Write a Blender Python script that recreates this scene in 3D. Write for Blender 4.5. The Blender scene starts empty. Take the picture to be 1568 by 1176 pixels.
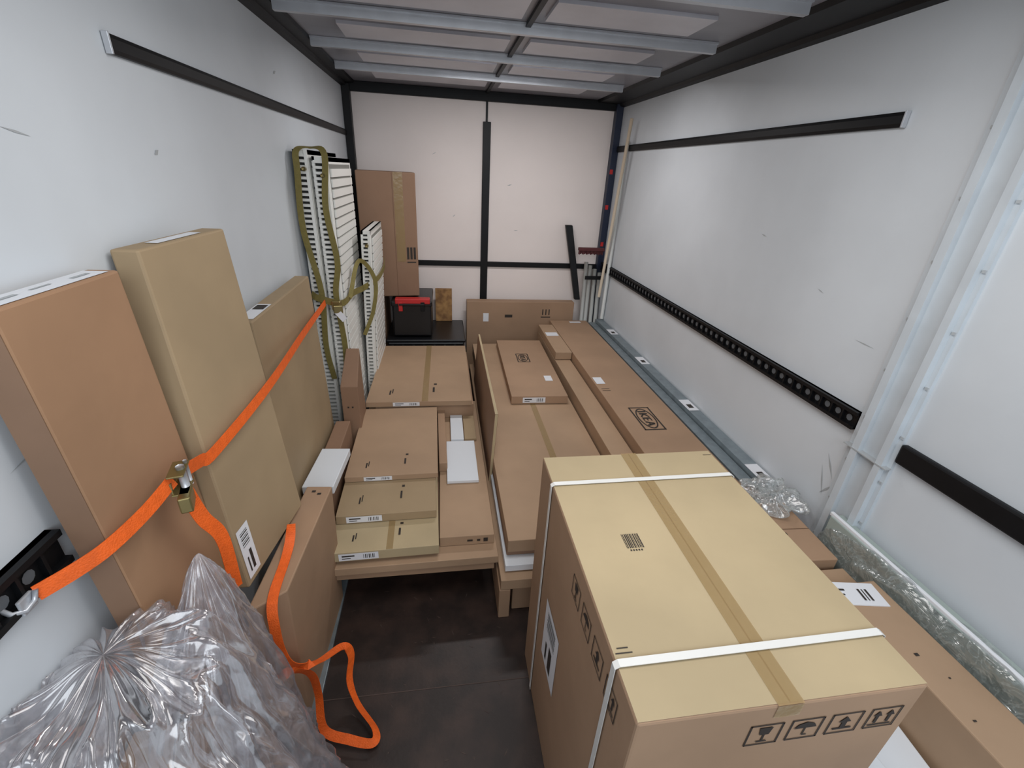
import bpy, bmesh, math, random
from mathutils import Vector, Matrix, noise
random.seed(7)
H=1.65   # eye height above the cargo floor; z below is given relative to eye level
XL,XR,YB,ZT=-0.69,1.412,3.96,0.512
scene=bpy.context.scene
try:
    scene.view_settings.view_transform='Standard'
except Exception: pass
def V(x,y,z): return Vector((x,y,z+H))
def lin(c):
    c=c/255.0
    return c/12.92 if c<=.04045 else ((c+.055)/1.055)**2.4
def rgb(r,g,b): return (lin(r),lin(g),lin(b),1)
# ---------------------------------------------------------------- materials
MATS={}
def mat(name,col,rough=.6,metal=0,noise_amt=0,noise_scale=6,bump=0,bump_scale=40,col2=None,stretch=(1,1,1),spec=.5,lo=.35,hi=.68):
    if name in MATS: return MATS[name]
    m=bpy.data.materials.new(name);m.use_nodes=True;nt=m.node_tree;b=nt.nodes["Principled BSDF"]
    b.inputs["Roughness"].default_value=rough;b.inputs["Metallic"].default_value=metal
    b.inputs["Specular IOR Level"].default_value=spec
    b.inputs["Base Color"].default_value=col
    tc=nt.nodes.new("ShaderNodeTexCoord");mp=nt.nodes.new("ShaderNodeMapping");mp.inputs["Scale"].default_value=stretch
    nt.links.new(tc.outputs["Object"],mp.inputs[0])
    if noise_amt or col2:
        n=nt.nodes.new("ShaderNodeTexNoise");n.inputs["Scale"].default_value=noise_scale;n.inputs["Detail"].default_value=8
        nt.links.new(mp.outputs[0],n.inputs[0])
        r=nt.nodes.new("ShaderNodeValToRGB");r.color_ramp.elements[0].position=lo;r.color_ramp.elements[1].position=hi
        c2=col2 or tuple(col[i]*(1-noise_amt) for i in range(3))+(1,)
        r.color_ramp.elements[0].color=c2;r.color_ramp.elements[1].color=col
        nt.links.new(n.outputs["Fac"],r.inputs[0]);nt.links.new(r.outputs[0],b.inputs["Base Color"])
    if bump:
        n2=nt.nodes.new("ShaderNodeTexNoise");n2.inputs["Scale"].default_value=bump_scale;n2.inputs["Detail"].default_value=3
        nt.links.new(mp.outputs[0],n2.inputs[0])
        bp=nt.nodes.new("ShaderNodeBump");bp.inputs["Strength"].default_value=bump;bp.inputs["Distance"].default_value=.01
        nt.links.new(n2.outputs["Fac"],bp.inputs["Height"]);nt.links.new(bp.outputs[0],b.inputs["Normal"])
    MATS[name]=m;return m
def board(name,r,g,b_): return mat(name,rgb(r,g,b_),rough=.66,noise_amt=.15,noise_scale=3.0,bump=.3,bump_scale=8,spec=.35)
CB=board("cardboard_brown",171,140,113)
CB2=board("cardboard_tan",177,148,120)
CB3=board("cardboard_olive",168,146,115)
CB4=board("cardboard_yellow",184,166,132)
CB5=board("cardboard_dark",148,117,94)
CBA=board("cardboard_russet",168,132,102)
WALL=mat("painted_white_panel",rgb(215,221,226),rough=.42,noise_amt=.14,noise_scale=1.6,bump=.05,bump_scale=3,lo=.25,hi=.6)
BWALL=mat("painted_warm_white_panel",rgb(242,232,227),rough=.5,noise_amt=.08,noise_scale=1.8,lo=.25,hi=.6)
SCUFF=mat("scuff_grey",rgb(172,176,178),rough=.6)
BLACK=mat("black_powdercoat",rgb(14,15,18),rough=.5,noise_amt=.3,noise_scale=20,spec=.3)
BLACKP=mat("black_plastic",rgb(18,19,22),rough=.35)
FLOOR=mat("dark_plywood_floor",rgb(66,49,42),rough=.48,col2=rgb(36,27,24),noise_scale=9,bump=.05,bump_scale=90,lo=.4,hi=.85)
CEIL=mat("translucent_roof_grey",rgb(146,146,154),rough=.35,noise_amt=.35,noise_scale=1.6,stretch=(1,2.5,1))
CEILL=mat("roof_panel_light",rgb(212,212,220),rough=.4,noise_amt=.2,noise_scale=3)
GALV=mat("galvanised_steel",rgb(146,158,164),rough=.38,metal=.5,noise_amt=.2,noise_scale=25)
ALU=mat("aluminium",rgb(196,199,204),rough=.35,metal=.5,noise_amt=.1,noise_scale=12)
POST=mat("painted_aluminium_post",rgb(204,212,218),rough=.4,noise_amt=.1,noise_scale=8)
WHITE=mat("white_label",rgb(226,228,232),rough=.5)
WPAN=mat("white_melamine",rgb(222,227,232),rough=.4)
RAD=mat("radiator_enamel",rgb(236,236,231),rough=.35)
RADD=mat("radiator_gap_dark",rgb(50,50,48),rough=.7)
INK=mat("black_ink",rgb(48,41,36),rough=.7)
INKL=mat("brown_ink",rgb(110,82,60),rough=.7)
JOINT=mat("floor_joint_dull",rgb(76,62,56),rough=.7)
ORANGE=mat("orange_webbing",rgb(248,106,30),rough=.6,noise_amt=.15,noise_scale=60,bump=.3,bump_scale=300)
OLIVE=mat("olive_webbing",rgb(128,116,60),rough=.7,noise_amt=.15,noise_scale=60,bump=.3,bump_scale=300)
BRASS=mat("buckle_brass",rgb(150,136,92),rough=.3,metal=.8)
RED=mat("red_plastic",rgb(190,40,40),rough=.4)
BROOM=mat("broom_bristle_red",rgb(84,38,40),rough=.8)
BLUE=mat("dark_blue_post",rgb(26,36,60),rough=.45)
WOOD=mat("pale_wood_handle",rgb(205,190,168),rough=.5)
OSB=mat("osb_board",rgb(178,136,84),rough=.7,col2=rgb(124,88,54),noise_scale=18)
PVC=mat("white_pvc",rgb(205,208,205),rough=.35)
def tape_mat(name,col,alpha):
    m=bpy.data.materials.new(name);m.use_nodes=True;nt=m.node_tree;b=nt.nodes["Principled BSDF"]
    b.inputs["Base Color"].default_value=col;b.inputs["Roughness"].default_value=.2;b.inputs["Alpha"].default_value=alpha
    n=nt.nodes.new("ShaderNodeTexNoise");n.inputs["Scale"].default_value=18;n.inputs["Detail"].default_value=4
    tc=nt.nodes.new("ShaderNodeTexCoord");nt.links.new(tc.outputs["Object"],n.inputs[0])
    bp=nt.nodes.new("ShaderNodeBump");bp.inputs["Strength"].default_value=.35;bp.inputs["Distance"].default_value=.01
    nt.links.new(n.outputs["Fac"],bp.inputs["Height"]);nt.links.new(bp.outputs[0],b.inputs["Normal"]);return m
TAPE=tape_mat("brown_packing_tape",rgb(168,142,98),.6)
BAND=mat("white_strapping",rgb(222,222,218),rough=.35)
def film(name,tint,a0,a1,ns=7,bs=.5,streak=.35,gl=.5,base=.07):
    """clear polythene: transparent sheet, hazy creases, painted highlight streaks, glossy surface reflection"""
    m=bpy.data.materials.new(name);m.use_nodes=True;nt=m.node_tree;nt.nodes.clear();L=nt.links.new
    out=nt.nodes.new("ShaderNodeOutputMaterial");tr=nt.nodes.new("ShaderNodeBsdfTransparent");tr.inputs[0].default_value=(.97,.97,.98,1)
    df=nt.nodes.new("ShaderNodeBsdfDiffuse");df.inputs[0].default_value=tint
    gs=nt.nodes.new("ShaderNodeBsdfGlossy");gs.inputs["Roughness"].default_value=.15;gs.inputs[0].default_value=(1,1,1,1)
    tc=nt.nodes.new("ShaderNodeTexCoord")
    n=nt.nodes.new("ShaderNodeTexNoise");n.inputs["Scale"].default_value=ns;n.inputs["Detail"].default_value=2;n.inputs["Distortion"].default_value=1.5
    L(tc.outputs["Object"],n.inputs[0])
    bp=nt.nodes.new("ShaderNodeBump");bp.inputs["Strength"].default_value=bs;bp.inputs["Distance"].default_value=.03;L(n.outputs["Fac"],bp.inputs["Height"])
    L(bp.outputs[0],gs.inputs["Normal"]);L(bp.outputs[0],df.inputs["Normal"])
    lw=nt.nodes.new("ShaderNodeLayerWeight");lw.inputs[0].default_value=.3
    mr=nt.nodes.new("ShaderNodeMapRange");mr.inputs[3].default_value=a0;mr.inputs[4].default_value=a1;L(lw.outputs["Facing"],mr.inputs[0])
    n3=nt.nodes.new("ShaderNodeTexNoise");n3.inputs["Scale"].default_value=ns*1.1;n3.inputs["Detail"].default_value=3;n3.inputs["Distortion"].default_value=3.0
    L(tc.outputs["Object"],n3.inputs[0])
    rp=nt.nodes.new("ShaderNodeValToRGB");rp.color_ramp.elements[0].position=.45;rp.color_ramp.elements[0].color=(0,0,0,1);rp.color_ramp.elements[1].position=.5;rp.color_ramp.elements[1].color=(1,1,1,1)
    x=rp.color_ramp.elements.new(.56);x.color=(0,0,0,1);L(n3.outputs["Fac"],rp.inputs[0])
    mu=nt.nodes.new("ShaderNodeMath");mu.operation='MULTIPLY_ADD';mu.inputs[1].default_value=streak;mu.use_clamp=True  # opaque noise streaks stand in for highlights on the folds
    L(rp.outputs[0],mu.inputs[0]);L(mr.outputs[0],mu.inputs[2])
    mix=nt.nodes.new("ShaderNodeMixShader");L(mu.outputs[0],mix.inputs[0]);L(tr.outputs[0],mix.inputs[1]);L(df.outputs[0],mix.inputs[2])
    fr=nt.nodes.new("ShaderNodeLayerWeight");fr.inputs[0].default_value=.5;L(bp.outputs[0],fr.inputs["Normal"])
    m2=nt.nodes.new("ShaderNodeMapRange");m2.inputs[3].default_value=base;m2.inputs[4].default_value=gl;L(fr.outputs["Fresnel"],m2.inputs[0])
    mx=nt.nodes.new("ShaderNodeMixShader");L(m2.outputs[0],mx.inputs[0]);L(mix.outputs[0],mx.inputs[1]);L(gs.outputs[0],mx.inputs[2]);L(mx.outputs[0],out.inputs[0]);return m
FILM=film("clear_polythene",rgb(200,196,202),.08,.42,ns=5,bs=.35,streak=.16,gl=.42,base=.09)
FILM2=film("stretch_wrap",rgb(208,216,212),.08,.45,ns=14,streak=.2)
# ---------------------------------------------------------------- helpers
COL=scene.collection
def mk(name,verts,faces,m,parent=None,smooth=False):
    me=bpy.data.meshes.new(name);me.from_pydata([tuple(v) for v in verts],[],faces);me.materials.append(m)
    if smooth:
        for p in me.polygons:p.use_smooth=True
    o=bpy.data.objects.new(name,me);COL.objects.link(o)
    if parent:o.parent=parent
    return o
def empty(name):
    o=bpy.data.objects.new(name,None);o.empty_display_size=.05;COL.objects.link(o);return o
HF=[(0,3,2,1),(4,5,6,7),(0,1,5,4),(1,2,6,5),(2,3,7,6),(3,0,4,7)]
def hexa(name,c,m,parent=None,bev=.004,seg=2):
    me=bpy.data.meshes.new(name);bm=bmesh.new();vs=[bm.verts.new(v) for v in c]
    for f in HF: bm.faces.new([vs[i] for i in f])
    bmesh.ops.recalc_face_normals(bm,faces=bm.faces)
    if bev: bmesh.ops.bevel(bm,geom=list(bm.edges),offset=bev,segments=seg,affect='EDGES',profile=.5)
    bm.to_mesh(me);bm.free();me.materials.append(m)
    o=bpy.data.objects.new(name,me);COL.objects.link(o)
    if parent:o.parent=parent
    return o
def cs(x0,x1,y0,y1,z0,z1,lean=(0,0),rot=0):
    c=[(x0,y0,z0),(x1,y0,z0),(x1,y1,z0),(x0,y1,z0),(x0,y0,z1),(x1,y0,z1),(x1,y1,z1),(x0,y1,z1)]
    c=[Vector(p) for p in c]
    for p in c[4:]: p.x+=lean[0];p.y+=lean[1]
    if rot:
        cen=Vector(((x0+x1)/2,(y0+y1)/2,0));R=Matrix.Rotation(rot,3,'Z');c=[R@(p-cen)+cen for p in c]
    return [Vector((p.x,p.y,p.z+H)) for p in c]
def slab(name,x0,x1,y0,y1,z0,z1,m,parent=None,bev=.003,**k): return hexa(name,cs(x0,x1,y0,y1,z0,z1,**k),m,parent,bev)
def facec(c,f):
    return {'top':(c[4],c[5],c[6],c[7]),'front':(c[0],c[1],c[5],c[4]),'right':(c[1],c[2],c[6],c[5]),'left':(c[3],c[0],c[4],c[7])}[f]
def fmap(c,f,off=.0012):
    q=facec(c,f);n=(q[1]-q[0]).cross(q[3]-q[0]).normalized()*off
    U=(q[1]-q[0]).length;W=(q[3]-q[0]).length
    def g(u,v): return q[0]*(1-u)*(1-v)+q[1]*u*(1-v)+q[2]*u*v+q[3]*(1-u)*v+n
    return g,U,W
def decal(name,c,f,u0,u1,v0,v1,m,parent,off=.0012):
    g,U,W=fmap(c,f,off);return mk(name,[g(u0,v0),g(u1,v0),g(u1,v1),g(u0,v1)],[(0,1,2,3)],m,parent)
def decals(name,c,f,rects,m,parent,off=.0016):
    g,U,W=fmap(c,f,off);vs=[];fs=[]
    for r in rects:
        i=len(vs)
        if len(r)==4 and not isinstance(r[0],tuple): r=[(r[0],r[2]),(r[1],r[2]),(r[1],r[3]),(r[0],r[3])]
        vs+= [g(*p) for p in r];fs.append(tuple(range(i,i+len(r))))
    return mk(name,vs,fs,m,parent)
def label(c,f,u0,u1,v0,v1,parent,horiz=True,name="label"):
    decal(name,c,f,u0,u1,v0,v1,WHITE,parent,.0014)
    R=[];du=u1-u0;dv=v1-v0
    if horiz:
        for i in range(7): a=u0+du*(.62+.045*i);R.append((a,a+du*(.012+.012*(i%2)),v0+dv*.2,v0+dv*.8))
        R.append((u0+du*.08,u0+du*.4,v0+dv*.55,v0+dv*.75));R.append((u0+du*.08,u0+du*.3,v0+dv*.25,v0+dv*.35))
    else:
        for i in range(7): a=v0+dv*(.62+.045*i);R.append((u0+du*.2,u0+du*.8,a,a+dv*(.012+.012*(i%2))))
        R.append((u0+du*.5,u0+du*.7,v0+dv*.1,v0+dv*.5));R.append((u0+du*.25,u0+du*.35,v0+dv*.1,v0+dv*.4))
    decals(name+"_print",c,f,R,INK,parent,.002)
def picto(c,f,u0,u1,v0,v1,kind):
    du=u1-u0;dv=v1-v0;t=.05
    P=lambda a,b:(u0+du*a,v0+dv*b)
    out=[[P(0,0),P(1,0),P(1,t),P(0,t)],[P(0,1-t),P(1,1-t),P(1,1),P(0,1)],[P(0,0),P(t,0),P(t,1),P(0,1)],[P(1-t,0),P(1,0),P(1,1),P(1-t,1)]]
    if kind=='arrows':
        for a in (.3,.7):
            out+=[[P(a-.05,.25),P(a+.05,.25),P(a+.05,.6),P(a-.05,.6)],[P(a-.14,.6),P(a+.14,.6),P(a,.85)]]
        out+=[[P(.12,.13),P(.88,.13),P(.88,.19),P(.12,.19)]]
    elif kind=='glass':
        out+=[[P(.3,.85),P(.36,.5),P(.64,.5),P(.7,.85)],[P(.47,.2),P(.53,.2),P(.53,.5),P(.47,.5)],[P(.34,.14),P(.66,.14),P(.66,.2),P(.34,.2)]]
    elif kind=='umbrella':
        out+=[[P(.15,.55),P(.85,.55),P(.74,.74),P(.5,.84),P(.26,.74)],[P(.475,.18),P(.525,.18),P(.525,.55),P(.475,.55)],[P(.525,.18),P(.64,.18),P(.64,.23),P(.525,.23)]]
    else:
        out+=[[P(.2,.2),P(.8,.2),P(.8,.28),P(.2,.28)],[P(.42,.28),P(.58,.28),P(.58,.55),P(.42,.55)],[P(.3,.55),P(.7,.55),P(.5,.82)]]
    return out
def logo(c,f,uc,vc,su,sv,parent,rot90=False):
    R=[];t=.07
    def P(a,b):
        if rot90:a,b=b,-a
        return (uc+a*su/2,vc+b*sv/2)
    for q in ([(-1,-1),(1,-1),(1,-1+t*2),(-1,-1+t*2)],[(-1,1-t*2),(1,1-t*2),(1,1),(-1,1)],[(-1,-1),(-1+t,-1),(-1+t,1),(-1,1)],[(1-t,-1),(1,-1),(1,1),(1-t,1)]):
        R.append([P(*p) for p in q])
    N=24
    for i in range(N):
        a=2*math.pi*i/N;b=2*math.pi*(i+1)/N
        R.append([P(.88*math.cos(a),.8*math.sin(a)),P(.88*math.cos(b),.8*math.sin(b)),P(.8*math.cos(b),.68*math.sin(b)),P(.8*math.cos(a),.68*math.sin(a))])
    def bar(x0,y0,x1,y1,w=.11):
        d=Vector((x1-x0,y1-y0));n=Vector((-d.y,d.x)).normalized()*w/2
        R.append([P(x0-n.x,y0-n.y),P(x1-n.x,y1-n.y),P(x1+n.x,y1+n.y),P(x0+n.x,y0+n.y)])
    bar(-.6,-.38,-.6,.38);bar(-.4,-.38,-.4,.38);bar(-.38,0,-.12,.38);bar(-.38,0,-.12,-.38)
    bar(0,-.38,0,.38);bar(0,.34,.22,.34);bar(0,0,.2,0);bar(0,-.34,.22,-.34);bar(.32,-.38,.47,.38);bar(.47,.38,.62,-.38);bar(.38,-.1,.56,-.1)
    decals("printed_logo",c,f,R,INK,parent)
def carton(c,m=CB,bev=.004,name="cardboard_box"):
    e=empty(name);hexa("carton_body",c,m,e,bev);return e
def fold(c,f,parent,axis='u',at=.5,w=.0015,m=None):
    g,U,W=fmap(c,f)
    if axis=='u': decal("flap_seam",c,f,at-w/U,at+w/U,0.005,.995,m or INKL,parent,.0008)
    else: decal("flap_seam",c,f,0.005,.995,at-w/W,at+w/W,m or INKL,parent,.0008)
def catmull(P,n=8):
    P=[Vector(p) for p in P];Q=[P[0]*2-P[1]]+P+[P[-1]*2-P[-2]];out=[]
    for i in range(1,len(Q)-2):
        for k in range(n):
            t=k/n;a,b,c,d=Q[i-1:i+3]
            out.append(.5*((2*b)+(c-a)*t+(2*a-5*b+4*c-d)*t*t+(3*b-a-3*c+d)*t**3))
    out.append(P[-1]);return out
def ribbon(name,pts,normals,width,m,parent=None,smooth=True,n=8,thick=.002):
    P=catmull(pts,n) if smooth else [Vector(p) for p in pts]
    Nn=catmull(normals,n) if smooth else [Vector(q) for q in normals]
    vs=[];fs=[]
    for i,p in enumerate(P):
        t=(P[min(i+1,len(P)-1)]-P[max(i-1,0)]).normalized();nn=Nn[i].normalized()
        w=t.cross(nn)
        w=w.normalized()*width/2 if w.length>1e-5 else Vector((width/2,0,0))
        nn=w.cross(t).normalized()*thick/2
        vs+=[p-w-nn,p+w-nn,p+w+nn,p-w+nn]
    for i in range(len(P)-1):
        a=i*4;b=a+4
        for k in range(4): fs.append((a+k,a+(k+1)%4,b+(k+1)%4,b+k))
    fs.append((0,1,2,3));k=len(vs)-4;fs.append((k+3,k+2,k+1,k))
    return mk(name,vs,fs,m,parent)
def tube(name,pts,r,m,parent=None,sides=12,smooth=True):
    P=[Vector(p) for p in pts];vs=[];fs=[]
    for i,p in enumerate(P):
        t=(P[min(i+1,len(P)-1)]-P[max(i-1,0)]).normalized()
        a=t.cross(Vector((.3,.2,1))).normalized();b=t.cross(a)
        for k in range(sides):
            an=2*math.pi*k/sides;vs.append(p+(a*math.cos(an)+b*math.sin(an))*r)
    for i in range(len(P)-1):
        for k in range(sides):
            fs.append((i*sides+k,i*sides+(k+1)%sides,(i+1)*sides+(k+1)%sides,(i+1)*sides+k))
    fs.append(tuple(range(sides)));fs.append(tuple(reversed(range(len(vs)-sides,len(vs)))))
    return mk(name,vs,fs,m,parent,smooth)
def multi(name,boxes,m,parent=None):
    vs=[];fs=[]
    for b in boxes:
        c=b if len(b)==8 else cs(*b);i=len(vs);vs+=c;fs+=[tuple(i+k for k in f) for f in HF]
    return mk(name,vs,fs,m,parent)
# ---------------------------------------------------------------- room shell
Y0=-.35
slab("floor",XL-.04,XR+.04,Y0,YB+.04,-H-.04,-H,FLOOR,bev=0)
slab("wall_left",XL-.04,XL,Y0,YB+.04,-H,ZT+.05,WALL,bev=0)
slab("wall_right",XR,XR+.04,Y0,YB+.04,-H,ZT+.05,WALL,bev=0)
slab("wall_back",XL,XR,YB,YB+.04,-H,ZT+.05,BWALL,bev=0)
slab("ceiling",XL,XR,Y0,YB,ZT+.02,ZT+.05,CEIL,bev=0)
multi("trim_roof_sheets",[(a,b,y,y+.22,ZT+.008,ZT+.02) for y in (2.4,2.93,1.87,3.45) for a,b in((-.42,.31,),(.40,.98))],CEILL)
bows=[]
for y in (1.1,1.65,2.19,2.73,3.28):
    bows+=[(-.6,1.16,y-.013,y+.013,ZT-.018,ZT+.018),(-.6,1.16,y-.024,y+.024,ZT+.012,ZT+.019)]
multi("trim_roof_bows",bows,ALU)
multi("trim_roof_center_shadow",[(.34,.36,0,YB,ZT+.005,ZT+.019)],BLACK)  # black strip stands in for the lengthwise shadow on the ceiling
def prism_y(name,prof,y0,y1,m,parent=None):
    n=len(prof);vs=[V(x,y0,z) for x,z in prof]+[V(x,y1,z) for x,z in prof]
    fs=[(i,(i+1)%n,n+(i+1)%n,n+i) for i in range(n)]+[tuple(reversed(range(n))),tuple(range(n,2*n))]
    return mk(name,vs,fs,m,parent)
prism_y("trim_cant_rail_left",[(XL,ZT-.02),(XL+.03,ZT-.015),(XL+.035,ZT),(XL+.085,ZT+.005),(XL+.09,ZT+.02),(XL,ZT+.02)],Y0,YB,BLACK)
prism_y("trim_cant_rail_right",[(XR,ZT-.02),(XR-.03,ZT-.015),(XR-.04,ZT),(XR-.2,ZT+.002),(XR-.21,ZT+.02),(XR,ZT+.02)],Y0,YB,BLACK)
slab("trim_back_header",XL,XR,YB-.035,YB,ZT-.045,ZT+.02,BLACK)
slab("trim_corner_post_left",XL,XL+.055,YB-.06,YB,-H,ZT,BLACK)
slab("trim_corner_post_right",XR-.055,XR,YB-.06,YB,-H,ZT,BLUE)
multi("trim_post_stickers",[(XR-.05,XR-.025,YB-.063,YB-.059,z,z+.035) for z in(-.55,-.25,.02)],RED)
slab("trim_back_center_bar",.325,.385,YB-.022,YB,-H,.335,BLACK)
slab("trim_back_center_seam",.345,.361,YB-.006,YB,.33,ZT-.04,BLACK,bev=0)
slab("trim_back_mid_rail",XL,XR,YB-.02,YB,-.755,-.712,BLACK)
prism_y("trim_upper_rail_right",[(XR,.182),(XR-.012,.182),(XR-.016,.192),(XR-.016,.214),(XR-.012,.224),(XR,.224)],1.40,YB-.06,BLACK)
prism_y("trim_upper_rail_left",[(XL,.184),(XL+.01,.184),(XL+.013,.192),(XL+.013,.212),(XL+.01,.220),(XL,.220)],1.26,YB-.06,BLACK)
slab("trim_upper_rail_end",XR-.018,XR-.002,1.394,1.40,.18,.226,ALU,bev=.001)
slab("trim_upper_rail_end",XL+.002,XL+.015,1.254,1.26,.182,.222,ALU,bev=.001)
def track(name,x,s,y0,y1,z0,z1):
    e=empty(name)
    multi("track_body",[(min(x,x+s*.012),max(x,x+s*.012),y0,y1,z0,z1)],BLACK,e)
    multi("track_lips",[(min(x,x+s*.024),max(x,x+s*.024),y0,y1,z0,z0+.012),(min(x,x+s*.024),max(x,x+s*.024),y0,y1,z1-.012,z1)],BLACK,e)
    bs=[];vs=[];fs=[];y=y0+.03;zc=(z0+z1)/2
    while y<y1-.02:
        i=len(vs);r=.012
        for k in range(10):
            a=2*math.pi*k/10;vs.append(V(x+s*.0135,y+r*math.cos(a),zc+r*math.sin(a)))
        fs.append(tuple(range(i,i+10)));y+=.05
    mk("track_holes",vs,fs,mat("track_hole_grey",rgb(92,96,100),rough=.5),e)
    for k in range(0,int((y1-y0)/.05)):
        bs.append((min(x,x+s*.022),max(x,x+s*.022),y0+.052+.05*k,y0+.058+.05*k,z0+.01,z1-.01))
    multi("track_webs",bs,BLACK,e)
track("trim_lashing_track",XR,-1,1.155,YB-.06,-.75,-.685)
track("trim_lashing_track",XL,1,.15,.70,-.672,-.60)
slab("trim_rub_rail_right",XR-.022,XR,Y0,.985,-.765,-.70,BLACK,bev=.006)
e=empty("trim_pillar_right")
multi("pillar_plate",[(XR-.012,XR,.99,1.15,-H,ZT)],POST,e)
multi("pillar_ribs",[(XR-.032,XR-.012,1.005,1.027,-H,ZT),(XR-.032,XR-.012,1.095,1.12,-H,ZT)],POST,e)
rv=[(XR-.016,XR-.012,y,y+.008,z,z+.008) for z in [ -1.2+.17*i for i in range(10)] for y in(.993,1.13)]
multi("pillar_rivets",rv,SCUFF,e)
multi("pillar_splice",[(XR-.034,XR-.01,.988,1.152,-.80,-.796)],SCUFF,e)
slab("trim_floor_strip_left",-.5,-.43,Y0,3.3,-H,-H+.012,GALV,bev=.002)
slab("trim_kick_left",XL,XL+.012,Y0,3.9,-H,-H+.12,GALV)
slab("trim_floor_joint",-.43,XR,.985,.988,-H,-H+.001,JOINT,bev=0)
def scuffs(name,x,data):
    vs=[];fs=[]
    for (y,z,l,t,a) in data:
        i=len(vs);d=Vector((0,math.cos(a),math.sin(a)));n=Vector((0,-d.z,d.y));p=V(x,y,z)
        vs+=[p-d*l,p-n*t,p+d*l,p+n*t];fs.append((i,i+1,i+2,i+3))
    mk(name,vs,fs,SCUFF)
scuffs("trim_scuffs_left",XL+.001,[(.85,-.02,.05,.0015,.1),(.95,.02,.03,.002,-.2),(1.35,.0,.012,.006,.5),(2.4,.33,.02,.006,.4),(.72,-.47,.03,.0015,.2)])
scuffs("trim_scuffs_right",XR-.001,[(1.25,-.47,.04,.002,.05),(1.5,-.35,.02,.002,.3),(.75,-.22,.02,.012,.3),(1.9,-.2,.02,.003,.2)])
scuffs("trim_scuffs_right_low",XR-.001,[(1.19,-.93,.05,.004,1.0),(1.17,-1.02,.04,.004,-1.0),(1.2,-1.0,.06,.003,1.2)])
vs=[];fs=[]
for (x,z,l,t,a) in [(.55,-.1,.02,.004,.3),(.1,-.35,.015,.003,.8),(.62,-.45,.02,.003,.1),(-.05,.1,.02,.002,.5)]:
    i=len(vs);d=Vector((math.cos(a),0,math.sin(a)));n=Vector((-d.z,0,d.x));p=V(x,YB-.001,z);vs+=[p-d*l,p-n*t,p+d*l,p+n*t];fs.append((i,i+1,i+2,i+3))
mk("trim_scuffs_back",vs,fs,SCUFF)
random.seed(11)
vs=[];fs=[]
for k in range(70):
    x=random.uniform(-.4,.26);y=random.uniform(.6,1.5);a=random.uniform(0,6.28);l=random.uniform(.002,.014);t=random.uniform(.0006,.0018)
    d=Vector((math.cos(a),math.sin(a),0));n=Vector((-d.y,d.x,0));p=V(x,y,-H+.0008);i=len(vs)
    vs+=[p-d*l,p-n*t,p+d*l,p+n*t];fs.append((i,i+1,i+2,i+3))
mk("trim_floor_scratches",vs,fs,JOINT)
# ---------------------------------------------------------------- big strapped box (right foreground)
c=cs(.283,.81,.362,1.075,-H,-.756)
e=carton(c,CB,.005)
decal("lid_light_tint",c,'top',0.004,.996,.004,.996,CB4,e,.0006)  # yellower overlay paints in the tone the light gives the top
fold(c,'top',e,'u',.5)
decal("packing_tape",c,'top',.455,.545,-.002,1.0,TAPE,e,.0016)
decal("packing_tape_end",c,'front',.455,.545,.965,1.0,TAPE,e,.0016)
for yy in (.945,.455):
    pts=[V(.279,yy,-H+.01),V(.279,yy,-.757),V(.287,yy,-.7515),V(.806,yy+.004,-.7515),V(.8145,yy+.004,-.757),V(.8145,yy,-H+.01)]
    nm=[(-1,0,0),(-1,0,0),(-.5,0,1),(.5,0,1),(1,0,0),(1,0,0)]
    ribbon("strapping_band",pts,nm,.014,BAND,e,smooth=False,thick=.0015)
bars=[];u=.225
random.seed(3)
while u<.30:
    w=random.choice([.002,.0035,.005]);bars.append((u,u+w,.485,.545));u+=w+random.choice([.003,.0045])
decals("barcode",c,'top',bars,INK,e)
decals("barcode_digits",c,'top',[(.235+.012*i,.242+.012*i,.473,.479) for i in range(5)],INK,e)
decals("cut_marks",c,'top',[(0.01,.05,.135,.138),(0.01,.07,.155,.158),(.02,.06,.168,.171),(.94,.99,.965,.968)],INK,e)
R=[];W_=.713
for i,k in enumerate(['glass','umbrella','stack','arrows']):
    y=.70-.075*i;u0=(1.075-y)/W_;u1=u0+.055/W_
    R+=picto(c,'left',u0,u1,.875,.94,k)
decals("handling_symbols",c,'left',R,INK,e)
R=[]
for i,k in enumerate(['glass','umbrella','stack','arrows']):
    u0=(.49+.077*i-.283)/.527;R+=picto(c,'front',u0,u0+.062/.527,.88,.945,k)
decals("handling_symbols_front",c,'front',R,INK,e)
label(c,'left',.285,.48,.36,.615,e,horiz=False,name="shipping_label")
# ---------------------------------------------------------------- left leaning boxes
fz=-1.64
def lean_box(tn,tf,bn,bf,th):
    d=Vector((-th,0,0))
    tn,tf,bn,bf=[V(*p) for p in(tn,tf,bn,bf)]
    return [bn+d,bn,bf,bf+d,tn+d,tn,tf,tf+d]
c=lean_box((-.622,.70,-.21),(-.625,.985,-.21),(-.562,.70,fz),(-.562,.99,fz),.055)
e=carton(c,CBA,.005);decal("label",c,'top',.1,.9,.05,.93,WHITE,e)
decals("label_print",c,'top',[(.4,.55,.1,.3),(.4,.5,.4,.55),(.45,.6,.7,.85)],SCUFF,e,.002)
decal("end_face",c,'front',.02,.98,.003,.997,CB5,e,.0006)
c=lean_box((-.625,1.06,-.185),(-.578,1.36,-.175),(-.534,.955,-1.06),(-.483,1.28,-1.052),.055)
e=carton(c,CB3,.005);decal("label",c,'top',.3,.8,.25,.75,WHITE,e)
label(c,'right',.03,.19,.02,.19,e,horiz=False)
c=[V(-.545,.885,-H),V(-.455,.945,-H),V(-.435,1.40,-H),V(-.53,1.40,-H),V(-.521,.88,-1.068),V(-.436,.943,-1.068),V(-.412,1.393,-1.068),V(-.50,1.40,-1.068)]
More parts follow.
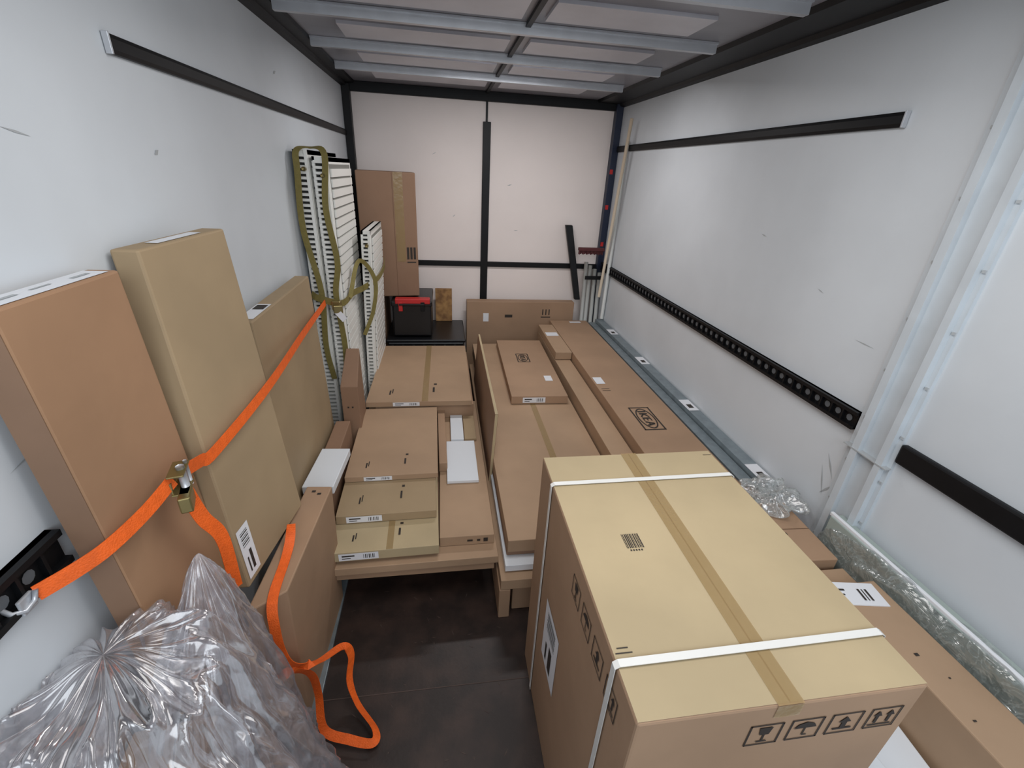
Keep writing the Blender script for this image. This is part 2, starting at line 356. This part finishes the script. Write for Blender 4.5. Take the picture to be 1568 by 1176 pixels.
e=carton(c,CB,.004);decals("print",c,'front',[(.3,.36,.3,.34),(.42,.46,.3,.34),(.6,.7,.55,.6)],INK,e)
decals("print",c,'top',[(.3,.45,.93,.95),(.55,.7,.9,.92)],INK,e)
c=lean_box((-.60,1.47,-.47),(-.60,2.15,-.47),(-.552,1.47,fz),(-.552,2.10,fz),.06)
e=carton(c,CB3,.005);decal("label",c,'top',.1,.9,.04,.3,WHITE,e);decal("print",c,'top',.2,.8,.2,.28,INK,e,.002)
slab("white_panel",-.55,-.43,1.50,1.77,-1.185,-1.15,WPAN,rot=-.06)
carton(cs(-.548,-.478,1.43,2.08,-H,-1.187),CB5)
c=[V(-.53,2.15,-1.64),V(-.44,2.15,-1.64),V(-.44,2.33,-1.64),V(-.53,2.33,-1.64),V(-.525,2.15,-1.03),V(-.44,2.15,-1.03),V(-.452,2.36,-.90),V(-.52,2.36,-.90)]
e=carton(c,CB5,.003);decals("print",c,'front',[(.3,.4,.8,.815),(.55,.65,.8,.815)],INK,e)
# ---------------------------------------------------------------- centre stack of flat packs
def flat(x0,x1,y0,y1,z1,th,m=CB,rot=0,lab=True,tape=False,holes=True,labu=(.25,.5)):
    c=cs(x0,x1,y0,y1,z1-th,z1,rot=rot);e=carton(c,m,.002)
    if lab: label(c,'front',labu[0],labu[1],.12,.88,e)
    if tape: decal("packing_tape",c,'top',.52,.58,0,1,TAPE,e)
    if holes: decals("print_marks",c,'top',[(.2,.215,.1,.16),(.225,.235,.12,.18),(.62,.64,.13,.2),(.63,.66,.24,.26)],INK,e)
    return c,e
carton(cs(-.46,.17,1.75,3.2,-H,-1.487),CB5)
flat(-.455,.19,1.34,2.9,-1.45,.035,CB,rot=.0,lab=False,holes=False)
flat(-.475,.195,1.33,2.9,-1.412,.036,CB2,rot=.012,lab=False,holes=False)
c,e=flat(-.03,.194,1.405,2.6,-1.362,.048,CB2,lab=False,holes=False)
decals("print",c,'front',[(.5,.6,.4,.6),(.68,.74,.4,.6),(.8,.88,.3,.7)],INK,e)
flat(-.40,-.035,1.37,2.3,-1.392,.018,CB5,lab=False,holes=False)
flat(-.46,-.038,1.345,1.9,-1.345,.045,CB4,rot=.02,tape=True,labu=(.1,.45))
flat(-.455,-.05,1.50,2.2,-1.302,.04,CB3,rot=.02,tape=False,labu=(.1,.45))
c,e=flat(-.455,-.042,1.72,2.36,-1.272,.028,CB2,rot=.015,labu=(.2,.5))
flat(-.04,.0,1.85,2.6,-1.31,.05,CB,rot=0.02,lab=False,holes=False)
c,e=flat(-.448,.16,2.37,3.29,-1.237,.032,CB2,rot=-.005,tape=True,labu=(.25,.5))
flat(-.4,.17,2.39,3.25,-1.272,.088,CB,lab=False,holes=False)
slab("white_panel",.005,.155,1.75,2.10,-1.36,-1.345,WPAN,bev=.001)
slab("white_panel",.03,.10,2.11,2.38,-1.36,-1.340,WPAN,bev=.001)
c=cs(.105,.17,2.12,2.38,-1.36,-1.345);carton(c,CB3,.002)
# ---------------------------------------------------------------- right stack
c=[V(.205,1.86,-1.64),V(.22,1.86,-1.64),V(.22,3.1,-1.64),V(.205,3.1,-1.64),V(.235,1.86,-1.05),V(.252,1.86,-1.05),V(.262,3.1,-1.08),V(.247,3.1,-1.08)]
e=carton(c,CB5,.002);decal("cut_edge",c,'front',.1,.9,0,1,CB4,e);decal("cut_edge",c,'top',.1,.9,0,1,CB4,e)
c,e=flat(.235,.79,1.30,3.5,-1.30,.06,CB2,lab=False,tape=True,holes=False)
slab("white_panel",.225,.6,1.27,2.9,-1.43,-1.40,WPAN,bev=.001)
carton(cs(.235,.79,1.32,3.5,-1.398,-1.362),CB5)
c,e=flat(.205,.5,1.235,3.4,-1.44,.05,CB2,lab=False,holes=False)
carton(cs(.20,.245,1.235,1.84,-H,-1.492),CB)
carton(cs(.26,.79,1.27,3.4,-H,-1.492),CB)
c,e=flat(.415,.77,2.42,3.43,-1.245,.052,CB,rot=-.02,lab=False,holes=False)
label(c,'front',.2,.6,.15,.85,e);logo(c,'top',.45,.62,.26,.16,e,rot90=True)
decal("label",c,'top',.72,.86,.22,.3,WHITE,e)
c=cs(.80,.915,1.25,3.6,-H,-1.225);e=carton(c,CB2,.003);decal("label",c,'top',.15,.85,.93,.97,WHITE,e)
c=cs(.925,1.255,1.30,3.72,-H,-1.165);e=carton(c,CB,.004)
logo(c,'top',.45,.28,.36,.10,e,rot90=True)
decal("label",c,'top',.03,.2,.46,.50,WHITE,e);decal("label",c,'top',.5,.8,.97,.985,WHITE,e)
decals("handling_symbols",c,'top',[(.05,.2,.42,.422),(.05,.2,.43,.432)],INK,e)
c,e=flat(.80,.92,2.95,3.6,-1.165,.055,CB2,lab=False,holes=False)
decal("label",c,'top',.1,.9,.55,.68,WHITE,e)
e=empty("wrapped_profile_bundle")
multi("profiles",[(1.275,1.335,1.42,3.70,-1.20,-1.175),(1.34,1.405,1.36,3.72,-1.202,-1.15)],GALV,e)
cc=cs(1.34,1.405,1.36,3.72,-1.20,-1.15)
for v0 in(.01,.28,.56,.82): decal("label",cc,'top',0.0,.95,v0,v0+.055,WHITE,e);decal("label_print",cc,'top',.25,.7,v0+.012,v0+.03,INK,e,.002)
carton(cs(1.262,1.405,1.38,3.74,-H,-1.203),CB5)
c=cs(.20,1.15,3.78,3.87,-H,-1.02);e=carton(c,CB,.004)
decals("hand_hole",c,'front',[(.35,.42,.78,.82)],INK,e);decals("hand_hole_label",c,'front',[(.15,.20,.72,.84)],WHITE,e)
R=[]
for i in range(3): R+= [[(.70+.03*i,.82),(.71+.03*i,.82),(.71+.03*i,.9),(.70+.03*i,.9)]]
decals("handling_symbols",c,'front',R+[(.69,.78,.78,.795)],INK,e)
# ---------------------------------------------------------------- right foreground pile
c=cs(1.08,1.315,.95,1.24,-H,-1.13,rot=-.05);e=carton(c,CB,.003);decals("print",c,'top',[(.3,.36,.3,.36),(.5,.56,.4,.44)],INK,e);fold(c,'top',e,'v',.5)
carton(cs(.86,1.05,1.1,1.24,-H,-1.2),CB5)
c=cs(1.02,1.315,.845,.925,-H,-1.15);e=carton(c,CB2,.003)
c=cs(1.17,1.318,.05,.83,-1.30,-1.10,rot=.0);e=carton(c,CB2,.004)
decals("print",c,'top',[(.3,.38,.7,.71),(.5,.54,.62,.625),(.2,.26,.5,.505)],INK,e)
cc=cs(1.13,1.29,.75,.83,-1.10,-1.097,rot=-.15);hexa("label",cc,WHITE,e,0);decals("label_print",cc,'top',[(.6,.64,.2,.7),(.68,.70,.2,.7),(.74,.78,.2,.7),(.1,.35,.6,.68),(.1,.3,.4,.46)],INK,e)
carton(cs(1.175,1.315,.1,.8,-H,-1.302),CB5)
c=cs(.86,1.16,.10,.60,-H,-1.30);e=carton(c,CB5,.004)
slab("white_panel",.84,1.12,.12,.56,-1.298,-1.28,WPAN,rot=.04)
slab("white_panel",.90,1.15,.20,.58,-1.278,-1.26,WPAN,rot=-.08)
slab("white_panel",.98,1.03,.15,.60,-1.258,-1.235,WPAN,rot=.12)
# ---------------------------------------------------------------- radiators
GROOVE=mat("radiator_groove",rgb(120,120,114),rough=.5)
def radiator(x0,x1,y0,y1,z0,z1,lean=0):
    e=empty("radiator")
    def L(b):
        c=cs(*b)
        for p in c: p.x+=lean*(p.z-H-z0)/(z1-z0)
        return c
    t=.012
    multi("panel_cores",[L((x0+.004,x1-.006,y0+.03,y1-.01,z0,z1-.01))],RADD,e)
    multi("side_panels",[L((x0,x0+t,y0+.012,y1,z0,z1)),L((x1-t,x1,y0+.012,y1,z0,z1)),L((x0,x1,y0+.012,y1,z1-.02,z1))],RAD,e)
    b=[];z=z0+.01
    while z<z1-.02:
        b.append(L((x0+t*.5,x1-t*.5,y0+.004,y0+.05,z,z+.012)));z+=.024
    multi("grille_bars",b,RAD,e)
    multi("grille_rails",[L((x1-.016,x1-.002,y0,y0+.02,z0,z1))],RAD,e)
    b=[];z=z0+.02
    while z<z1-.05:
        b.append(L((x1-.001,x1+.009,y0+.05,y1-.03,z,z+.036)));z+=.046
    multi("panel_ribs",b,RAD,e)
    multi("rib_channels",[L((x1-.0005,x1+.001,y0+.045,y1-.025,z0,z1-.03))],GROOVE,e)
    q=L((x1-.03,x1,y0-.02,y0,z1-.08,z1-.06))[0]
    tube("valve",[q+Vector((.01,0,0)),q+Vector((.01,.04,0))],.01,BRASS,e)
    return e
radiator(-.672,-.605,2.42,3.05,-H,.045)
radiator(-.592,-.525,2.42,3.02,-H,.02)
radiator(-.515,-.46,2.80,3.33,-H,-.35,lean=.05)
e=empty("olive_ratchet_strap")
ribbon("strap_vertical",[V(-.61,2.405,-1.1),V(-.63,2.40,-.9),V(-.615,2.39,-.6),V(-.66,2.39,-.3),V(-.65,2.39,-.05),V(-.645,2.40,.04),V(-.60,2.45,.055),V(-.53,2.42,.03),V(-.545,2.39,-.2),V(-.52,2.39,-.45),V(-.545,2.39,-.62),V(-.53,2.39,-.9),V(-.55,2.40,-1.15)],[(0,-1,0)]*5+[(0,-.7,.7),(0,-.3,1),(0,-.7,.5)]+[(0,-1,0)]*5,.028,OLIVE,e)
ribbon("strap_band",[V(-.67,2.41,-.62),V(-.63,2.385,-.635),V(-.52,2.385,-.66),V(-.50,2.6,-.66),V(-.47,2.76,-.67),V(-.40,2.9,-.64),V(-.395,3.2,-.63),V(-.41,3.36,-.61)],[(0,-1,.0),(0,-1,0),(.3,-1,0),(1,-.3,0),(.8,-.6,0),(1,-.1,0),(1,0,0),(1,0,0)],.035,OLIVE,e)
ribbon("strap_tail",[V(-.50,2.5,-.66),V(-.47,2.7,-.5),V(-.40,2.77,-.62),V(-.42,2.76,-.8),V(-.48,2.72,-.95)],[(.5,-1,0)]*5,.024,OLIVE,e)
slab("ratchet_buckle",-.565,-.52,2.35,2.385,-.69,-.64,BRASS,e,bev=.006)
slab("ratchet_handle",-.555,-.51,2.335,2.35,-.70,-.66,BRASS,e,bev=.004,rot=.2)
ribbon("white_tag",[V(-.54,2.34,-.69),V(-.52,2.33,-.71),V(-.50,2.32,-.73)],[(0,-1,.3)]*3,.03,WHITE,e,n=2)
# ---------------------------------------------------------------- carton, toolbox, crate at the headboard
c=cs(-.60,-.2,3.5,3.85,-.91,-.04,rot=.12);e=carton(c,CB5,.006)
decal("packing_tape",c,'front',.62,.78,.3,1,TAPE,e)
decals("handling_symbols",c,'front',[(.80,.84,.32,.42),(.86,.90,.32,.42),(.92,.96,.32,.42),(.8,.96,.29,.30)],INK,e)
fold(c,'front',e,'u',.6)
carton(cs(-.62,-.45,3.54,3.88,-H,-.93),CB5)
e=empty("toolbox")
slab("toolbox_body",-.385,-.09,3.42,3.84,-1.205,-.95,BLACKP,e,bev=.012)
slab("toolbox_lid",-.392,-.083,3.41,3.85,-.965,-.925,BLACKP,e,bev=.008)
slab("toolbox_red_top",-.36,-.10,3.405,3.47,-.945,-.905,RED,e,bev=.006)
slab("toolbox_latch",-.335,-.305,3.40,3.42,-1.0,-.93,RED,e);slab("toolbox_latch",-.17,-.14,3.40,3.42,-1.0,-.93,BLACK,e)
slab("toolbox_handle",-.33,-.14,3.395,3.41,-.955,-.94,BLACKP,e)
e=empty("storage_crate")
slab("crate_body",-.43,.16,3.37,3.87,-H,-1.24,BLACKP,e,bev=.01)
slab("crate_rim",-.44,.17,3.36,3.88,-1.24,-1.215,BLACKP,e,bev=.006)
multi("crate_ribs",[(-.4+.08*i,-.385+.08*i,3.355,3.37,-1.6,-1.26) for i in range(7)],BLACKP,e)
slab("osb_board",-.065,.075,3.84,3.87,-1.213,-.93,OSB,bev=.002)
# ---------------------------------------------------------------- broom, leaning bar, pipes
e=empty("broom")
tube("broom_handle",[V(1.335,3.50,.38),V(1.345,3.72,-.95)],.012,WOOD,e)
slab("broom_head",1.12,1.34,3.71,3.75,-.565,-.54,BROOM,e,bev=.004)
multi("broom_bristles",[(1.125+.011*i,1.131+.011*i,3.715,3.745,-.595+.004*(i%3),-.563) for i in range(19)],BROOM,e)
c=[V(1.155,3.80,-1.0),V(1.205,3.80,-1.0),V(1.205,3.84,-1.0),V(1.155,3.84,-1.0),V(1.035,3.89,-.385),V(1.095,3.89,-.385),V(1.095,3.93,-.385),V(1.035,3.93,-.385)]
hexa("black_steel_bar",c,BLACK,None,.005)
e=empty("white_pipes")
for i,(a,b) in enumerate([(1.245,1.24),(1.285,1.275),(1.33,1.33),(1.375,1.375)]):
    tube("pipe",[V(a,3.87,-.68-.03*i),V(b,3.78,-1.60)],.017,PVC,e)
multi("pipe_bracket",[(1.23,1.39,3.80,3.815,-.82,-.79)],BLACK,e)
tube("white_pole",[V(1.38,3.64,.25),V(1.39,3.70,-1.14)],.015,PVC,e)
# ---------------------------------------------------------------- orange ratchet strap
e=empty("orange_ratchet_strap")
OW=.030
ribbon("webbing_main",[V(-.66,.612,-.655),V(-.625,.65,-.648),V(-.592,.688,-.635),V(-.567,.76,-.62),V(-.55,.83,-.60)],[(.7,-.7,.1),(.7,-.7,.1),(.9,-.6,.1),(1,-.4,.1),(1,-.4,.1)],OW,ORANGE,e,n=4)
ribbon("webbing_upper",[V(-.548,.85,-.60),V(-.558,.95,-.637),V(-.553,1.01,-.648),V(-.517,1.30,-.61),V(-.55,1.8,-.62),V(-.595,2.36,-.65)],[(1,-.4,.1),(1,-.3,.1),(1,-.2,.1),(1,.0,.1),(1,.1,.1),(1,0,.1)],OW,ORANGE,e,n=6)
slab("ratchet_plate",-.560,-.556,.815,.875,-.632,-.602,BRASS,e,bev=.001,rot=.25)
slab("ratchet_side_plate",-.56,-.530,.815,.875,-.632,-.628,BRASS,e,bev=.001,rot=.25)
slab("ratchet_side_plate",-.56,-.530,.815,.875,-.588,-.584,BRASS,e,bev=.001,rot=.25)
slab("ratchet_handle",-.545,-.522,.80,.850,-.665,-.628,BRASS,e,bev=.003,rot=.35)
tube("ratchet_axle",[V(-.54,.845,-.637),V(-.54,.845,-.578)],.008,ALU,e)
tube("ratchet_bolt",[V(-.54,.865,-.637),V(-.54,.865,-.578)],.004,ALU,e)
tube("hook",[V(-.685,.575,-.64),V(-.672,.578,-.66),V(-.662,.59,-.667),V(-.658,.605,-.66),V(-.658,.612,-.645)],.004,ALU,e)
slab("hook_plate",-.668,-.662,.585,.612,-.675,-.645,ALU,e,bev=.002)
ribbon("webbing_tail",[V(-.54,.84,-.64),V(-.530,.85,-.72),V(-.515,.87,-.80),V(-.51,.86,-.95)],[(1,-.6,0)]*4,OW,ORANGE,e)
ribbon("webbing_hanging",[V(-.468,1.13,-1.0),V(-.47,1.10,-1.04),V(-.472,1.05,-1.063),V(-.468,.95,-1.063),V(-.462,.90,-1.07),V(-.455,.872,-1.11),V(-.45,.862,-1.2),V(-.43,.865,-1.27),V(-.39,.93,-1.36),V(-.345,1.02,-1.43),V(-.325,1.03,-1.49),V(-.33,.99,-1.56),V(-.30,.94,-1.61),V(-.235,.86,-1.615),V(-.24,.825,-1.62),V(-.31,.84,-1.615),V(-.39,.87,-1.60),V(-.41,.93,-1.52),V(-.415,.92,-1.40),V(-.44,.86,-1.29),V(-.47,.84,-1.30)],
 [(.7,-.3,.5),(.3,-.4,.9),(0,0,1),(0,0,1),(0,-.6,.8),(0,-1,.2),(0,-1,0),(-.1,-.9,.4),(-.3,-.4,.9),(0,-.3,1),(.8,-.5,.3),(.8,-.4,.3),(.5,.4,.7),(.7,.2,.7),(.3,-.8,.6),(0,-.6,.8),(-.2,-.6,.8),(-.3,-.9,.2),(0,-1,.1),(0,-.7,.7),(0,-.5,.9)],OW*.9,ORANGE,e)
# ---------------------------------------------------------------- clear plastic bag in left corner with cartons inside
carton(cs(-.66,-.50,.46,.66,-H,-1.12,rot=.1),CB)
carton(cs(-.465,-.37,.48,.66,-H,-1.32,rot=.15),CB)
def drape(name,peak,base,rb,m,seed,folds=.22,nt_=260,nr=150,pw=.62,zb=-H+.01,tip=.0,crumple=.075,zexp=1.15):
    """thin film draped from a gathered peak down to the floor, with folds running down the sheet"""
    vs=[];fs=[]
    for j in range(nr+1):
        t=j/nr
        for i in range(nt_):
            th=2*math.pi*i/nt_;c_,s_=math.cos(th),math.sin(th)
            q=Vector((c_*2.2,s_*2.2,t*1.6+seed))
            q+=.55*Vector((noise.noise(q*1.1),noise.noise(q*1.1+Vector((7,0,0))),noise.noise(q*1.1+Vector((0,7,0)))))
            rg=1-2.2*abs(noise.noise(q))
            q2=Vector((c_*5+t*1.5,s_*5,t*4.5+seed*2))
            q2+=.4*Vector((noise.noise(q2*.8),noise.noise(q2*.8+Vector((3,3,0))),0))
            rg2=1-2.2*abs(noise.noise(q2))
            q3=Vector((c_*12,s_*12,t*13+seed));rg3=1-2*abs(noise.noise(q3))
            env=min(1,t*6)
            k=(1+env*(folds*rg+crumple*rg2+.02*rg3))
            r=tip+(t**pw)*(1-tip)
            cx=peak[0]+(base[0]-peak[0])*(t**.8);cy=peak[1]+(base[1]-peak[1])*(t**.8)
            x=cx+c_*rb[0]*r*k;y=cy+s_*rb[1]*r*k
            z=peak[2]+(zb-peak[2])*(t**zexp)+.035*rg2*env*(1-t)+.07*noise.noise(Vector((x*8,y*8,seed)))*env*(1-t*.5)
            e_=.005+.012*abs(noise.noise(Vector((y*25,z*25,seed))))
            x=max(x,XL+e_);z=max(z,-H+.004)
            vs.append((x,y,z+H))
    for j in range(nr):
        for i in range(nt_):
            a=j*nt_+i;b=j*nt_+(i+1)%nt_;fs.append((a,b,b+nt_,a+nt_))
    return mk(name,vs,fs,m,None,True)
e=empty("clear_plastic_bag")
o=drape("bag_gathered_peak",(-.50,.755,-.73),(-.49,.60,-1.6),(.165,.19),FILM,2.3,folds=.30,crumple=.13,pw=.72);o.parent=e
o=drape("bag_body",(-.60,.60,-.80),(-.53,.47,-1.6),(.27,.25),FILM,9.1,folds=.30,pw=.48,crumple=.12,zexp=1.5);o.parent=e
# ---------------------------------------------------------------- wrapped package at the right wall + loose film
def bag(name,cen,rad,m,seed,amp=.06,sub=6,pw=.75,fs=(6,6,3.2),r2a=.28):
    me=bpy.data.meshes.new(name);bm=bmesh.new();bmesh.ops.create_icosphere(bm,subdivisions=sub,radius=1)
    for v in bm.verts:
        p=v.co.copy()
        q=Vector([math.copysign(abs(a)**pw,a) for a in p]);q=Vector((q.x*rad[0],q.y*rad[1],q.z*rad[2]))
        P=Vector((q.x*fs[0],q.y*fs[1],q.z*fs[2]))+Vector((seed,seed*2,0))
        P+=.5*Vector((noise.noise(P*.9),noise.noise(P*.9+Vector((5,5,5))),noise.noise(P*.9+Vector((9,1,3)))))
        r=2*abs(noise.noise(P));r2=2*abs(noise.noise(P*2.6+Vector((3,3,3))))
        q+=p*(-r-r2*r2a+.5)*amp
        w=q+Vector(cen)
        k=.006+.01*abs(noise.noise(w*20))
        w.x=min(max(w.x,XL+k),XR-k);w.z=max(w.z,-H+.004)
        v.co=Vector((w.x,w.y,w.z+H))
    bm.to_mesh(me);bm.free();me.materials.append(m)
    for p in me.polygons:p.use_smooth=True
    o=bpy.data.objects.new(name,me);COL.objects.link(o);return o
e=empty("plastic_wrapped_package")
slab("package_core",1.345,1.395,.25,1.06,-H,-1.045,mat("package_grey_green",rgb(158,170,165),rough=.4),e)
slab("package_edge",1.350,1.363,.25,1.07,-1.05,-1.035,WHITE,e)
o=bag("wrap_film",(1.36,.66,-1.235),(.035,.42,.195),FILM2,2.2,.018,6,pw=.5,fs=(12,5,12));o.parent=e
bag("loose_plastic_film",(1.275,1.25,-1.105),(.10,.11,.022),FILM2,6.6,.04,6,fs=(12,12,12))
# ---------------------------------------------------------------- lights
w=bpy.data.worlds.new("world");scene.world=w;w.use_nodes=True
w.node_tree.nodes["Background"].inputs[0].default_value=(.82,.9,1,1);w.node_tree.nodes["Background"].inputs[1].default_value=.48
def area(name,loc,tgt,sx,sy,power,col):
    l=bpy.data.lights.new(name,'AREA');l.shape='RECTANGLE';l.size=sx;l.size_y=sy;l.energy=power;l.color=col
    o=bpy.data.objects.new(name,l);o.location=V(*loc);COL.objects.link(o)
    d=V(*tgt)-V(*loc);o.rotation_euler=d.to_track_quat('-Z','Y').to_euler();return o
area("roof_light",(.36,.75,.46),(.36,.95,-1.6),1.1,.9,14,(1,.97,.95))
area("dock_light",(.4,-1.3,.55),(.4,2.6,-.5),2.0,1.2,33,(.88,.94,1))
area("back_wall_fill",(.42,2.81,.510),(.42,2.81,-1.6),.7,.09,12,(1,.97,.97))  # added fill, hidden behind a roof bow, brightens the back wall
# ---------------------------------------------------------------- camera
rt=Vector((.98877,-.14128,.0488));dn=Vector((-.01678,-.42935,-.90298));fw=Vector((.14853,.89202,-.4269))
M=Matrix((rt,-dn,-fw)).transposed().to_4x4();M.translation=Vector((0,0,H))
cam=bpy.data.cameras.new("camera");cam.sensor_width=36;cam.lens=687.6/1568*36;cam.clip_start=.02
co=bpy.data.objects.new("camera",cam);COL.objects.link(co);co.matrix_world=M;scene.camera=co
